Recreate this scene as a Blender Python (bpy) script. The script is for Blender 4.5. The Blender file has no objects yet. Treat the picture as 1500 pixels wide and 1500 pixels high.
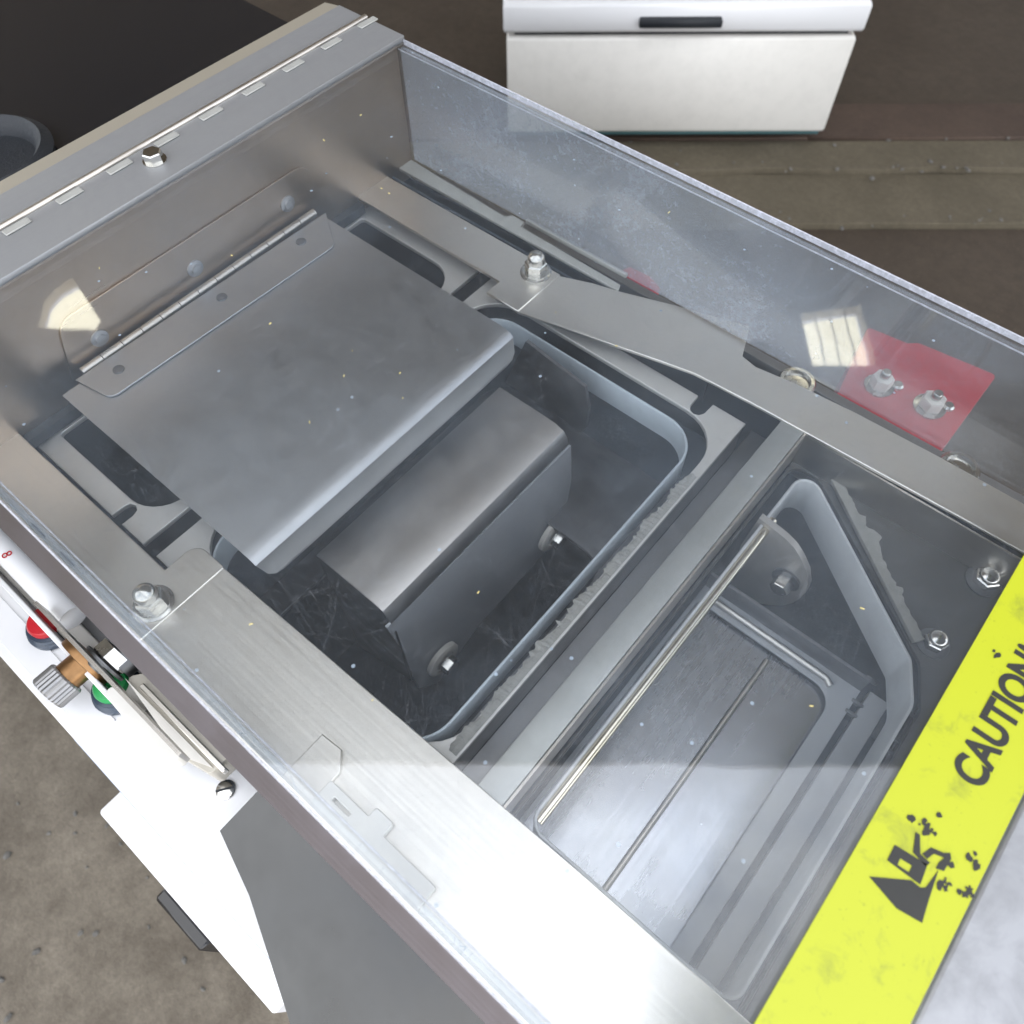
import bpy, bmesh, math, random
from mathutils import Vector, Matrix
from mathutils.geometry import intersect_line_plane
random.seed(7)
S = bpy.context.scene
COL = S.collection
R = math.radians

# ------------------------------------------------------------------ camera
F = 1150.0; H = 0.445
MX = Vector((0.76443517, -0.54892326, 0.33811556))
MY = Vector((0.64463095, 0.65850883, -0.38835172))
MZ = Vector((-0.00947679, 0.51482946, 0.85724023))
cd = bpy.data.cameras.new('camera'); cam = bpy.data.objects.new('camera', cd); COL.objects.link(cam)
cd.sensor_width = 36; cd.sensor_fit = 'HORIZONTAL'; cd.lens = F/1500*36; cd.clip_start = 0.01; cd.clip_end = 500
m = Matrix((MX, MY, MZ)).to_4x4(); m.translation = Vector((0, 0, H)); cam.matrix_world = m
cd.dof.use_dof = True; cd.dof.focus_distance = 0.50; cd.dof.aperture_fstop = 11.0
S.camera = cam
S.render.resolution_x = 1024; S.render.resolution_y = 1024

# ------------------------------------------------------------------ world, sun, exposure
SUN_EL, SUN_AZ = R(52), math.atan2(0.775, -0.632)     # high, behind the warehouse roof
w = bpy.data.worlds.new('World'); S.world = w; w.use_nodes = True
nt = w.node_tree; nt.nodes.clear()
def N(nt, typ, **kw):
    n = nt.nodes.new(typ)
    for k, v in kw.items():
        if k in ('inputs',):
            for kk, vv in v.items(): n.inputs[kk].default_value = vv
        else: setattr(n, k, v)
    return n
sky = N(nt, 'ShaderNodeTexSky', sky_type='NISHITA', sun_disc=False, sun_elevation=SUN_EL,
        sun_rotation=math.pi/2-SUN_AZ, altitude=50, dust_density=2.0)
tc = N(nt, 'ShaderNodeTexCoord')
cl = N(nt, 'ShaderNodeTexNoise', inputs={'Scale': 3.2, 'Detail': 7, 'Roughness': .58})
cr = N(nt, 'ShaderNodeValToRGB'); cr.color_ramp.elements[0].position = .30; cr.color_ramp.elements[1].position = .60
mix = N(nt, 'ShaderNodeMixRGB'); mix.inputs[2].default_value = (8.9, 8.95, 9.0, 1)
bg = N(nt, 'ShaderNodeBackground'); bg.inputs[1].default_value = 0.12
out = N(nt, 'ShaderNodeOutputWorld')
nt.links.new(tc.outputs['Generated'], cl.inputs['Vector']); nt.links.new(cl.outputs['Fac'], cr.inputs[0])
nt.links.new(cr.outputs[0], mix.inputs[0]); nt.links.new(sky.outputs[0], mix.inputs[1])
nt.links.new(mix.outputs[0], bg.inputs[0]); nt.links.new(bg.outputs[0], out.inputs[0])
sd = bpy.data.lights.new('sun', 'SUN'); sd.energy = 5.0; sd.angle = R(0.5); sd.color = (1, .96, .88)
sun = bpy.data.objects.new('sun', sd); COL.objects.link(sun)
sv = Vector((math.cos(SUN_EL)*math.cos(SUN_AZ), math.cos(SUN_EL)*math.sin(SUN_AZ), math.sin(SUN_EL)))
sun.rotation_euler = sv.to_track_quat('Z', 'Y').to_euler()
S.view_settings.view_transform = 'Standard'; S.view_settings.look = 'None'
S.view_settings.exposure = 1.9; S.view_settings.gamma = 1

# ------------------------------------------------------------------ helpers
def ray(px, py):
    c = Vector(((px-750)/F, (750-py)/F, -1)); return Vector((MX.dot(c), MY.dot(c), MZ.dot(c)))
def P(px, py, ax, c):                      # where a line of sight meets the real plane axis=c
    v = ray(px, py); o = Vector((0, 0, H)); return o + v*((c-o[ax])/v[ax])
def U(px, py, z): p = P(px, py, 2, z); return (p.x, p.y)
def RR(px, py, zr, zs=.105):               # where the mirror image in the cover lies on the roof
    v = ray(px, py); v.z *= -1; h0 = 2*zs-H; t = (zr-h0)/v.z; return (v.x*t, v.y*t)
WM = {}
I4 = Matrix.Identity(4)
def T(x, y, z): return Matrix.Translation((x, y, z))
def link(name, data, parent=None, W=None, mat=None, kind=None):
    o = bpy.data.objects.new(name, data); COL.objects.link(o)
    W = W.copy() if W is not None else I4.copy()
    if parent is not None:
        o.parent = parent; o.matrix_local = WM[parent.name].inverted() @ W
    else: o.matrix_world = W
    WM[o.name] = W
    if mat is not None and data is not None:
        if len(data.materials) == 0: data.materials.append(mat)
    if kind: o['kind'] = kind
    return o
def tag(o, label, cat=None, group=None):
    o['label'] = label
    if cat: o['category'] = cat
    if group: o['group'] = group
def area(p): return sum(p[i][0]*p[(i+1) % len(p)][1]-p[(i+1) % len(p)][0]*p[i][1] for i in range(len(p)))/2
def fillet(pts, r, n=7):
    if not hasattr(r, '__len__'): r = [r]*len(pts)
    o = []
    for i, p in enumerate(pts):
        p = Vector(p[:2]); a = Vector(pts[i-1][:2]); b = Vector(pts[(i+1) % len(pts)][:2])
        if r[i] <= 0: o.append(tuple(p)); continue
        u = (a-p).normalized(); v = (b-p).normalized()
        ang = u.angle(v); d = min(r[i]/math.tan(ang/2), (a-p).length*.49, (b-p).length*.49); rr = d*math.tan(ang/2)
        c = p+(u+v).normalized()*(rr/math.sin(ang/2))
        s = p+u*d-c; e = p+v*d-c; sa = math.atan2(s.y, s.x); da = (math.atan2(e.y, e.x)-sa+math.pi) % (2*math.pi)-math.pi
        for k in range(n+1):
            t = sa+da*k/n; o.append((c.x+rr*math.cos(t), c.y+rr*math.sin(t)))
    return o
def rect(x0, x1, y0, y1): return [(x0, y0), (x1, y0), (x1, y1), (x0, y1)]
def flat(outline, z0, z1, holes=(), bevel=.0005):     # mesh of a plate z0..z1 with holes
    c = bpy.data.curves.new('c', 'CURVE'); c.dimensions = '2D'; c.fill_mode = 'BOTH'
    t = (z1-z0)/2; b = min(bevel, t*.45); c.extrude = max(t-b, 1e-5); c.bevel_depth = b; c.bevel_resolution = 1
    for k, pl in enumerate([outline]+list(holes)):
        pl = list(pl)
        if (area(pl) < 0) == (k == 0): pl.reverse()
        s = c.splines.new('POLY'); s.points.add(len(pl)-1)
        for q, p in zip(s.points, pl): q.co = (p[0], p[1], 0, 1)
        s.use_cyclic_u = True
    o = bpy.data.objects.new('c', c); COL.objects.link(o)
    bpy.context.view_layer.update()
    me = bpy.data.meshes.new_from_object(o.evaluated_get(bpy.context.evaluated_depsgraph_get()))
    bpy.data.objects.remove(o); bpy.data.curves.remove(c)
    me.transform(T(0, 0, (z0+z1)/2)); me.materials.clear()
    return me
def smooth(me, a=35):
    me.shade_smooth(); me.set_sharp_from_angle(angle=R(a)); return me
def bm2me(bm, name='m', sm=None):
    bmesh.ops.recalc_face_normals(bm, faces=bm.faces)
    me = bpy.data.meshes.new(name); bm.to_mesh(me); bm.free()
    if sm: smooth(me, sm)
    return me
def box(x0, x1, y0, y1, z0, z1, bev=.0006, seg=1):
    bm = bmesh.new(); bmesh.ops.create_cube(bm, size=1)
    for v in bm.verts: v.co = Vector(((x0+x1)/2+v.co.x*(x1-x0), (y0+y1)/2+v.co.y*(y1-y0), (z0+z1)/2+v.co.z*(z1-z0)))
    if bev: bmesh.ops.bevel(bm, geom=bm.edges[:], offset=bev, segments=seg, affect='EDGES', profile=.5)
    return bm2me(bm, 'box', 40 if bev else None)
def prism(poly3a, poly3b, sm=None):         # closed solid between two matching rings
    bm = bmesh.new(); a = [bm.verts.new(p) for p in poly3a]; b = [bm.verts.new(p) for p in poly3b]; n = len(a)
    bm.faces.new(a); bm.faces.new(b[::-1])
    for i in range(n): bm.faces.new((a[i], b[i], b[(i+1) % n], a[(i+1) % n]))
    return bm2me(bm, 'prism', sm)
def wall(path, z0, z1, th, closed=True, bev=.0007):   # a collar: vertical band following a path
    n = len(path); pts = [Vector(p[:2]) for p in path]; off = []
    for i in range(n):
        if closed: a, b = pts[i-1], pts[(i+1) % n]
        else: a, b = pts[max(i-1, 0)], pts[min(i+1, n-1)]
        d = (b-a).normalized(); off.append(Vector((-d.y, d.x))*th)
    if closed and area(path) < 0: off = [-o for o in off]
    bm = bmesh.new(); rings = []
    for p, o in zip(pts, off):
        q = p+o; m1 = p+o*.25; m2 = p+o*.75
        rings.append([bm.verts.new((p.x, p.y, z0)), bm.verts.new((p.x, p.y, z1-bev)), bm.verts.new((m1.x, m1.y, z1)),
                      bm.verts.new((m2.x, m2.y, z1)), bm.verts.new((q.x, q.y, z1-bev)), bm.verts.new((q.x, q.y, z0))])
    for i in range(n if closed else n-1):
        a, b = rings[i], rings[(i+1) % n]
        for k in range(6): bm.faces.new((a[k], b[k], b[(k+1) % 6], a[(k+1) % 6]))
    if not closed: bm.faces.new(rings[0]); bm.faces.new(rings[-1][::-1])
    return bm2me(bm, 'wall', 50)
def lathe(prof, n=32, sm=40):               # profile (r, z) about z
    bm = bmesh.new(); rings = []
    for r, z in prof:
        rings.append([bm.verts.new((max(r, 1e-5)*math.cos(2*math.pi*k/n), max(r, 1e-5)*math.sin(2*math.pi*k/n), z)) for k in range(n)])
    for a, b in zip(rings, rings[1:]):
        for k in range(n): bm.faces.new((a[k], a[(k+1) % n], b[(k+1) % n], b[k]))
    bm.faces.new(rings[0][::-1]); bm.faces.new(rings[-1])
    return bm2me(bm, 'lathe', sm)
def tube(path, r, n=12):
    bm = bmesh.new(); rings = []; pts = [Vector(p) for p in path]
    for i, p in enumerate(pts):
        d = (pts[min(i+1, len(pts)-1)]-pts[max(i-1, 0)]).normalized()
        a = d.orthogonal().normalized() if i == 0 else (a-d*a.dot(d)).normalized(); b = d.cross(a)
        rings.append([bm.verts.new(p+r*(a*math.cos(2*math.pi*k/n)+b*math.sin(2*math.pi*k/n))) for k in range(n)])
    for x, y in zip(rings, rings[1:]):
        for k in range(n): bm.faces.new((x[k], x[(k+1) % n], y[(k+1) % n], y[k]))
    bm.faces.new(rings[0][::-1]); bm.faces.new(rings[-1])
    return bm2me(bm, 'tube', 50)
def bend(profile, y0, y1, ins=None):         # sheet folded along a profile of (x, z), running in y
    th = .0016; bm = bmesh.new(); n = len(profile); pts = [Vector(p) for p in profile]; rings = []
    for i in range(n):
        d = (pts[min(i+1, n-1)]-pts[max(i-1, 0)]).normalized(); nn = Vector((-d.y, d.x))*th
        q = pts[i]-nn
        k = ins[i] if ins else 0
        rings.append([bm.verts.new((pts[i].x, y0+k, pts[i].y)), bm.verts.new((pts[i].x, y1-k, pts[i].y)),
                      bm.verts.new((q.x, y1-k, q.y)), bm.verts.new((q.x, y0+k, q.y))])
    for a, b in zip(rings, rings[1:]):
        for k in range(4): bm.faces.new((a[k], b[k], b[(k+1) % 4], a[(k+1) % 4]))
    bm.faces.new(rings[0]); bm.faces.new(rings[-1][::-1])
    return bm2me(bm, 'bend', 30)
def hexring(r, z, rot=0): return [(r*math.cos(math.pi/3*k+rot), r*math.sin(math.pi/3*k+rot), z) for k in range(6)]
def hexhead(r, h, dome=0):
    bm = bmesh.new()
    cyl = [[bm.verts.new(p) for p in hexring(r, 0)], [bm.verts.new(p) for p in hexring(r, h*.86)], [bm.verts.new(p) for p in hexring(r*.9, h)]]
    for a, b in zip(cyl, cyl[1:]):
        for k in range(6): bm.faces.new((a[k], a[(k+1) % 6], b[(k+1) % 6], b[k]))
    bm.faces.new(cyl[0][::-1]); bm.faces.new(cyl[-1])
    if dome:
        n = 24; prev = None
        for j in range(8):
            t = j/7*math.pi/2; rr = max(r*.78*math.cos(t), 1e-5); z = h-.0004+(.35*dome if j else 0)+dome*.65*math.sin(t)
            ring = [bm.verts.new((rr*math.cos(2*math.pi*k/n), rr*math.sin(2*math.pi*k/n), z)) for k in range(n)]
            if prev:
                for k in range(n): bm.faces.new((prev[k], prev[(k+1) % n], ring[(k+1) % n], ring[k]))
            prev = ring
        bm.faces.new(prev)
    return bm2me(bm, 'hex', 32)
def aim(p, n, roll=0):
    q = Vector(n).to_track_quat('Z', 'Y').to_matrix().to_4x4(); M = q @ Matrix.Rotation(roll, 4, 'Z'); M.translation = Vector(p); return M

# ------------------------------------------------------------------ materials
def new(name):
    mt = bpy.data.materials.new(name); mt.use_nodes = True; t = mt.node_tree
    return mt, t, t.nodes['Principled BSDF']
def coord(t, scale=(1, 1, 1), rot=(0, 0, 0)):
    tc = N(t, 'ShaderNodeTexCoord'); mp = N(t, 'ShaderNodeMapping'); mp.inputs['Scale'].default_value = scale; mp.inputs['Rotation'].default_value = rot
    t.links.new(tc.outputs['Object'], mp.inputs[0]); return mp.outputs[0]
def noise(t, vec, scale, detail=4, rough=.55, dist=0):
    n = N(t, 'ShaderNodeTexNoise', inputs={'Scale': scale, 'Detail': detail, 'Roughness': rough, 'Distortion': dist})
    t.links.new(vec, n.inputs['Vector']); return n.outputs['Fac']
def ramp(t, fac, a, b, ca=(0, 0, 0, 1), cb=(1, 1, 1, 1)):
    r = N(t, 'ShaderNodeValToRGB'); e = r.color_ramp.elements; e[0].position = a; e[1].position = b; e[0].color = ca; e[1].color = cb
    t.links.new(fac, r.inputs[0]); return r.outputs[0]
def math_(t, op, a, b):
    n = N(t, 'ShaderNodeMath', operation=op)
    for i, v in enumerate((a, b)):
        if isinstance(v, (int, float)): n.inputs[i].default_value = v
        else: t.links.new(v, n.inputs[i])
    return n.outputs[0]
def mixc(t, f, a, b):
    n = N(t, 'ShaderNodeMixRGB')
    for i, v in enumerate((f, a, b)):
        if isinstance(v, (int, float)): n.inputs[i].default_value = v
        elif isinstance(v, tuple): n.inputs[i].default_value = (*v[:3], 1)
        else: t.links.new(v, n.inputs[i])
    return n.outputs[0]
def metal(name, col, rough=.35, brush='x', dirt=.35, spec=.15, metallic=1, bump=.12, dark=.55, patch=9):
    mt, t, b = new(name)
    sc = {'x': (3, 420, 420), 'y': (420, 3, 420), 'z': (420, 420, 3), 'n': (60, 60, 60)}[brush]
    br = noise(t, coord(t, sc), 1, 3, .6)
    pn = noise(t, coord(t), patch, 7, .65, .4); fn = noise(t, coord(t), 130, 4, .7)
    p2 = ramp(t, pn, .38, .68); sp = ramp(t, fn, .60, .78)
    c1 = mixc(t, math_(t, 'MULTIPLY', p2, dirt), tuple(col), tuple(x*dark for x in col))
    c2 = mixc(t, math_(t, 'MULTIPLY', sp, spec), c1, tuple(x*.55 for x in col))
    t.links.new(c2, b.inputs['Base Color']); b.inputs['Metallic'].default_value = metallic
    rr = math_(t, 'ADD', math_(t, 'MULTIPLY', br, .16), math_(t, 'MULTIPLY', p2, .12))
    t.links.new(math_(t, 'ADD', rr, rough-.12), b.inputs['Roughness'])
    bp = N(t, 'ShaderNodeBump', inputs={'Strength': bump, 'Distance': .0006}); t.links.new(br, bp.inputs['Height']); t.links.new(bp.outputs[0], b.inputs['Normal'])
    return mt
def paint(name, col, rough=.4, dirt=.15, scale=20, bump=0, spec=.5):
    mt, t, b = new(name); pn = noise(t, coord(t), scale, 6, .65)
    t.links.new(mixc(t, math_(t, 'MULTIPLY', ramp(t, pn, .42, .72), dirt), tuple(col), tuple(x*.45 for x in col)), b.inputs['Base Color'])
    b.inputs['Roughness'].default_value = rough; b.inputs['Specular IOR Level'].default_value = spec
    if bump:
        f2 = noise(t, coord(t), scale*6, 5, .7); bp = N(t, 'ShaderNodeBump', inputs={'Strength': bump, 'Distance': .002}); t.links.new(f2, bp.inputs['Height']); t.links.new(bp.outputs[0], b.inputs['Normal'])
    return mt
def scratches(t, layers, seed=0):           # thin straight and curved hairlines, several directions
    acc = None; rnd = random.Random(seed)
    for i in range(layers):
        ang = rnd.uniform(0, math.pi); fr = rnd.uniform(45, 120)
        # turned first, stretched after, so each layer runs its own way; a slow wobble bends the lines
        mp = N(t, 'ShaderNodeMapping'); mp.inputs['Scale'].default_value = (fr, rnd.uniform(2.5, 9), fr)
        wob = N(t, 'ShaderNodeTexNoise', inputs={'Scale': rnd.uniform(7, 16), 'Detail': 1.0}); base = coord(t, (1, 1, 1), (0, 0, ang)); t.links.new(base, wob.inputs['Vector'])
        vm = N(t, 'ShaderNodeVectorMath', operation='MULTIPLY_ADD'); vm.inputs[1].default_value = [rnd.choice((.02, .05, .10))]*3
        t.links.new(wob.outputs['Color'], vm.inputs[0]); t.links.new(base, vm.inputs[2]); t.links.new(vm.outputs[0], mp.inputs[0])
        n = noise(t, mp.outputs[0], 1, 1, .5)
        s = ramp(t, math_(t, 'ABSOLUTE', math_(t, 'SUBTRACT', n, rnd.uniform(.44, .56)), 0), .001, .006, (1, 1, 1, 1), (0, 0, 0, 1))
        mk = ramp(t, wob.outputs['Fac'], .45, .66)
        v = math_(t, 'MULTIPLY', s, mk)
        acc = v if acc is None else math_(t, 'MAXIMUM', acc, v)
    return acc
def plastic(name, haze, scr, tint=(.93, .94, .945), hz=(.62, .74, .88), seed=1, smear=.10, layers=9, ior=1.56, wave=.012, vscale=(1, 1, 1), xfade=False):
    mt = bpy.data.materials.new(name); mt.use_nodes = True; t = mt.node_tree; t.nodes.clear()
    o = N(t, 'ShaderNodeOutputMaterial'); tr = N(t, 'ShaderNodeBsdfTransparent'); tr.inputs[0].default_value = (*tint, 1)
    gl = N(t, 'ShaderNodeBsdfGlossy', inputs={'Roughness': .014}); fr = N(t, 'ShaderNodeFresnel', inputs={'IOR': ior})
    ge = N(t, 'ShaderNodeNewGeometry')      # same reflectance on either face of the sheet
    t.links.new(math_(t, 'ADD', ior, math_(t, 'MULTIPLY', ge.outputs['Backfacing'], 1/ior-ior)), fr.inputs['IOR'])
    df = N(t, 'ShaderNodeBsdfDiffuse'); df.inputs[0].default_value = (*hz, 1)
    tl = N(t, 'ShaderNodeBsdfTranslucent'); tl.inputs[0].default_value = (*hz, 1)
    m0 = N(t, 'ShaderNodeMixShader'); m0.inputs[0].default_value = .5
    m1 = N(t, 'ShaderNodeMixShader'); m2 = N(t, 'ShaderNodeMixShader')
    t.links.new(df.outputs[0], m0.inputs[1]); t.links.new(tl.outputs[0], m0.inputs[2])
    sc = scratches(t, layers, seed)
    sm = ramp(t, noise(t, coord(t, vscale), 7, 6, .62, .5), .42, .72)
    gr = ramp(t, noise(t, coord(t), 240, 3, .7), .45, .75)
    vo = N(t, 'ShaderNodeTexVoronoi', inputs={'Scale': 95.0}); t.links.new(coord(t), vo.inputs['Vector'])
    wn = N(t, 'ShaderNodeSeparateColor'); t.links.new(vo.outputs['Color'], wn.inputs[0])
    dot = math_(t, 'MULTIPLY', math_(t, 'LESS_THAN', vo.outputs['Distance'], .085), math_(t, 'GREATER_THAN', wn.outputs[0], .93))
    h = math_(t, 'ADD', haze, math_(t, 'MULTIPLY', sm, smear))
    h = math_(t, 'ADD', h, math_(t, 'MULTIPLY', gr, haze*.7))
    h = math_(t, 'ADD', h, math_(t, 'MULTIPLY', sc, scr))
    h = math_(t, 'ADD', h, math_(t, 'MULTIPLY', dot, .55))
    if xfade:
        sx = N(t, 'ShaderNodeSeparateXYZ'); t.links.new(coord(t), sx.inputs[0])
        h = math_(t, 'MULTIPLY', h, ramp(t, math_(t, 'ADD', sx.outputs[0], .5), .36, .56, (1, 1, 1, 1), (.07, .07, .07, 1)))
    h = math_(t, 'MINIMUM', h, .9)
    t.links.new(h, m1.inputs[0]); t.links.new(tr.outputs[0], m1.inputs[1]); t.links.new(m0.outputs[0], m1.inputs[2])
    wv = N(t, 'ShaderNodeBump', inputs={'Strength': wave, 'Distance': .01}); t.links.new(noise(t, coord(t), 14, 2), wv.inputs['Height'])
    t.links.new(wv.outputs[0], gl.inputs['Normal'])
    t.links.new(fr.outputs[0], m2.inputs[0]); t.links.new(m1.outputs[0], m2.inputs[1]); t.links.new(gl.outputs[0], m2.inputs[2])
    t.links.new(m2.outputs[0], o.inputs[0]); return mt

steel = metal('brushed_steel', (.54, .52, .49), .36, 'x', .25)
strip_m = metal('hinge_strip_steel', (.32, .325, .335), .5, 'y', .3, metallic=.55, bump=.1)
wallsteel_m = metal('end_wall_steel', (.44, .36, .29), .34, 'y', .45, bump=.1, patch=6)  # brown base colour stands in for warm reflections in the end wall
steel_y = metal('brushed_steel_across', (.56, .52, .47), .38, 'y', .3)
rail_m = metal('rail_steel', (.76, .73, .68), .36, 'x', .25, bump=.2, dark=.75)
flap_m = metal('flap_steel', (.46, .467, .48), .40, 'n', .5, bump=.05, dark=.7, patch=5)  # bluish base colour carries a tint of the reflected sky
deck_m = metal('cast_aluminium', (.60, .585, .56), .52, 'n', .3, spec=.3, metallic=.7, bump=.35, dark=.7)
tub_m = metal('zinc_grey_aluminium', (.50, .56, .61), .45, 'z', .35, metallic=.4, bump=.1, patch=40)
pan_m = metal('polished_pan', (.40, .41, .435), .24, 'y', .3, bump=.05, patch=14)
band_m = metal('dull_steel', (.30, .30, .305), .45, 'y', .4, bump=.08)
dark_m = metal('tarnished_steel', (.20, .205, .215), .45, 'n', .6, spec=.4, bump=.2, patch=20)
bar_m = metal('cross_bar_steel', (.38, .385, .37), .5, 'y', .35, metallic=.7, bump=.1, patch=14)
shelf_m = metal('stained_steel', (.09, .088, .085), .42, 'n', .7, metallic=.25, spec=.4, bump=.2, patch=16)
bolt_m = metal('bolt_steel', (.62, .61, .58), .22, 'n', .4, bump=.05, patch=60)
lip_m = metal('rail_lip_steel', (.30, .28, .31), .42, 'x', .2, bump=.05)  # dark mauve base imitates dark surroundings mirrored in the lip
brass_m = metal('brown_brass', (.30, .17, .08), .38, 'n', .6, bump=.1, patch=80)
guard_m = metal('guard_sheet', (.085, .083, .08), .2, 'n', .2, bump=.03, patch=12)
cast_m = metal('galvanised_sheet', (.33, .335, .35), .5, 'n', .6, spec=.5, metallic=.6, bump=.4, patch=40)
black_m = paint('black_parts_and_gap_shade', (.012, .015, .02), .55, .3, 40, .5)
liner_m = paint('dark_liner', (.030, .042, .058), .6, .4, 30, .3)
white_m = paint('white_enamel', (.70, .70, .71), .22, .04, 12)
plate_m = paint('pale_plate', (.66, .64, .60), .4, .12, 30)
pale2_m = paint('beige_blade', (.46, .43, .37), .4, .12, 30)
knuckle_m = paint('dull_knuckle', (.33, .33, .31), .4, .2, 60)
satin_m = metal('satin_front', (.40, .415, .44), .45, 'n', .25, spec=.1, metallic=.25, bump=.03, dark=.8, patch=9)
nylon_m = paint('grey_nylon', (.62, .59, .54), .5, .2, 60)
red_m = paint('red_block', (.42, .006, .02), .45, .25, 60, .1)
redcap_m = paint('red_button', (.42, .012, .02), .3, .05)
greencap_m = paint('green_button', (.015, .26, .07), .3, .05)
ring_m = paint('dark_bezel', (.03, .045, .07), .3, .1)
crumb_m = paint('dry_dough', (.33, .325, .30), .8, .4, 150, .8)
ink_m = paint('black_ink', (.02, .02, .018), .5, .3, 200)
debris_m = paint('straw_bit', (.6, .5, .2), .7, .2)
black_gloss = paint('black_enamel', (.012, .012, .014), .15, .2)
roof_m = paint('roof_underside', (.50, .455, .40), .7, .85, .55)  # large blotches added so the metal mirrors an uneven roof
glue_m = paint('warehouse_wall', (.5, .46, .4), .8, .3, 1.0)
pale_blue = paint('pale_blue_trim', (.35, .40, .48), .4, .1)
teal_shade_m = paint('teal_shadow', (.05, .12, .13), .4, .1)

cover_m = plastic('scratched_cover', .021, .035, seed=3, smear=.05, layers=2)
wall_m = plastic('cloudy_cover_wall', .20, .10, seed=11, smear=.16, layers=2, vscale=(1.4, 1, 2.2), hz=(.66, .72, .82), xfade=True)
edge_m = plastic('cover_edge', .10, .3, seed=5, smear=.1, layers=4)

def ymat():
    mt, t, b = new('yellow_label')
    p = ramp(t, noise(t, coord(t), 55, 7, .7, .5), .56, .74)
    q = ramp(t, noise(t, coord(t), 420, 3, .7), .66, .75)
    c = mixc(t, math_(t, 'MULTIPLY', p, .7), (.42, .455, .012), (.17, .19, .03))
    t.links.new(mixc(t, math_(t, 'MULTIPLY', q, .4), c, (.10, .11, .02)), b.inputs['Base Color'])
    b.inputs['Roughness'].default_value = .4; return mt
yellow_m = ymat()
def ground(name, c0, c1, sc, spec=.3, crack=False):
    mt, t, b = new(name); v = coord(t)
    a = noise(t, v, sc, 8, .7); g = noise(t, v, sc*14, 6, .75); e = noise(t, v, sc*60, 3, .7)
    c = mixc(t, ramp(t, a, .35, .68), c0, c1); c = mixc(t, math_(t, 'MULTIPLY', ramp(t, g, .35, .7), .5), c, tuple(x*.55 for x in c0))
    c = mixc(t, math_(t, 'MULTIPLY', ramp(t, e, .62, .72), .45), c, tuple(min(1, x*2.2) for x in c1))
    t.links.new(c, b.inputs['Base Color']); b.inputs['Roughness'].default_value = .85
    bp = N(t, 'ShaderNodeBump', inputs={'Strength': .5, 'Distance': .006}); t.links.new(g, bp.inputs['Height']); t.links.new(bp.outputs[0], b.inputs['Normal'])
    return mt
asph = ground('worn_yard_surface', (.105, .086, .064), (.215, .185, .145), 11)
slab_m = ground('brown_slab', (.050, .036, .024), (.072, .054, .038), 2.5)
conc_m = ground('old_concrete', (.090, .074, .048), (.135, .112, .076), 5)
plank_m = ground('brown_threshold', (.055, .034, .024), (.080, .052, .036), 6)

# ------------------------------------------------------------------ ground and building
ZG = -0.9
g = link('ground', flat(rect(-60, 60, -60, 60), ZG-.05, ZG, bevel=0), None, None, asph, 'structure')
un = Vector((.7708, .6371)); nn = Vector((-.6371, .7708))            # along / into the warehouse
def loc2(p): v = Vector(p[:2]); return (v.dot(un), v.dot(nn))
def wpt(u, n): v = un*u+nn*n; return (v.x, v.y)
n1 = loc2(U(1175, 341, ZG))[1]; n2 = loc2(U(1175, 268, ZG))[1]; n3 = loc2(U(1175, 225, ZG))[1]; n4 = loc2(U(1175, 190, ZG))[1]
def strip(na, nb, za, zb, ua=-7, ub=7, jag=0, seed=0):
    r = random.Random(seed); k = 90 if jag else 1
    lo = [wpt(ua+(ub-ua)*i/k, na+(r.uniform(-jag, jag) if jag else 0)) for i in range(k+1)]
    return flat(lo+[wpt(ub, nb), wpt(ua, nb)], za, zb, bevel=.002)
link('warehouse_floor', strip(.85, n1-.004, ZG, ZG+.012), None, None, slab_m, 'structure')
link('concrete_apron', strip(n1, n2-.006, ZG, ZG+.030, jag=.003, seed=2), None, None, conc_m, 'structure')
link('concrete_ledge', strip(n2, n3-.012, ZG, ZG+.045, jag=.010, seed=5), None, None, conc_m, 'structure')
link('warehouse_floor_inner', strip(n4+.05, 9.5, ZG, ZG+.02), None, None, slab_m, 'structure')
th = bpy.data.objects.new('threshold', None); COL.objects.link(th); th['kind'] = 'structure'; WM['threshold'] = I4.copy()
uj = loc2(U(1170, 208, ZG))[0]
pm = None
for i in range(-4, 5):
    me = flat([wpt(.004, n3), wpt(.666, n3), wpt(.666, n4+.04), wpt(.004, n4+.04)], ZG, ZG+.05, bevel=.004) if pm is None else pm
    pm = me; v = un*(uj+i*.67)
    link('paving_block', me, th, T(v.x, v.y, 0), plank_m)
ZR = 3.0
E0 = loc2(RR(850, 1118, ZR))[1]
bld = bpy.data.objects.new('warehouse', None); COL.objects.link(bld); bld.location = (0, 0, ZG); WM['warehouse'] = T(0, 0, ZG)
tag(bld, 'open fronted warehouse roof mirrored in the clear cover above the machine', 'warehouse')
sk1 = [RR(*p, ZR) for p in ((1173, 460), (1262, 447), (1285, 532), (1190, 536))]
sk2 = [RR(*p, ZR) for p in ((107, 408), (133, 447), (148, 468), (140, 484), (52, 479), (63, 440), (80, 423))]
sk3 = [RR(*p, ZR, .108) for p in ((-60, 270), (0, 287), (24, 312), (-10, 345), (-60, 340))]
link('roof', flat([wpt(-9, E0), wpt(9, E0), wpt(9, 9.5), wpt(-9, 9.5)], ZR, ZR+.06, [sk1, sk2, sk3], bevel=0), bld, None, roof_m)
smt = bpy.data.materials.new('skylight_sheet'); smt.use_nodes = True; t = smt.node_tree; t.nodes.clear()
tl = N(t, 'ShaderNodeBsdfTranslucent'); tl.inputs[0].default_value = (1, .95, .74, 1); tr = N(t, 'ShaderNodeBsdfTransparent'); tr.inputs[0].default_value = (1, .97, .85, 1)
ms = N(t, 'ShaderNodeMixShader'); ms.inputs[0].default_value = .04; o_ = N(t, 'ShaderNodeOutputMaterial')
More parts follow.
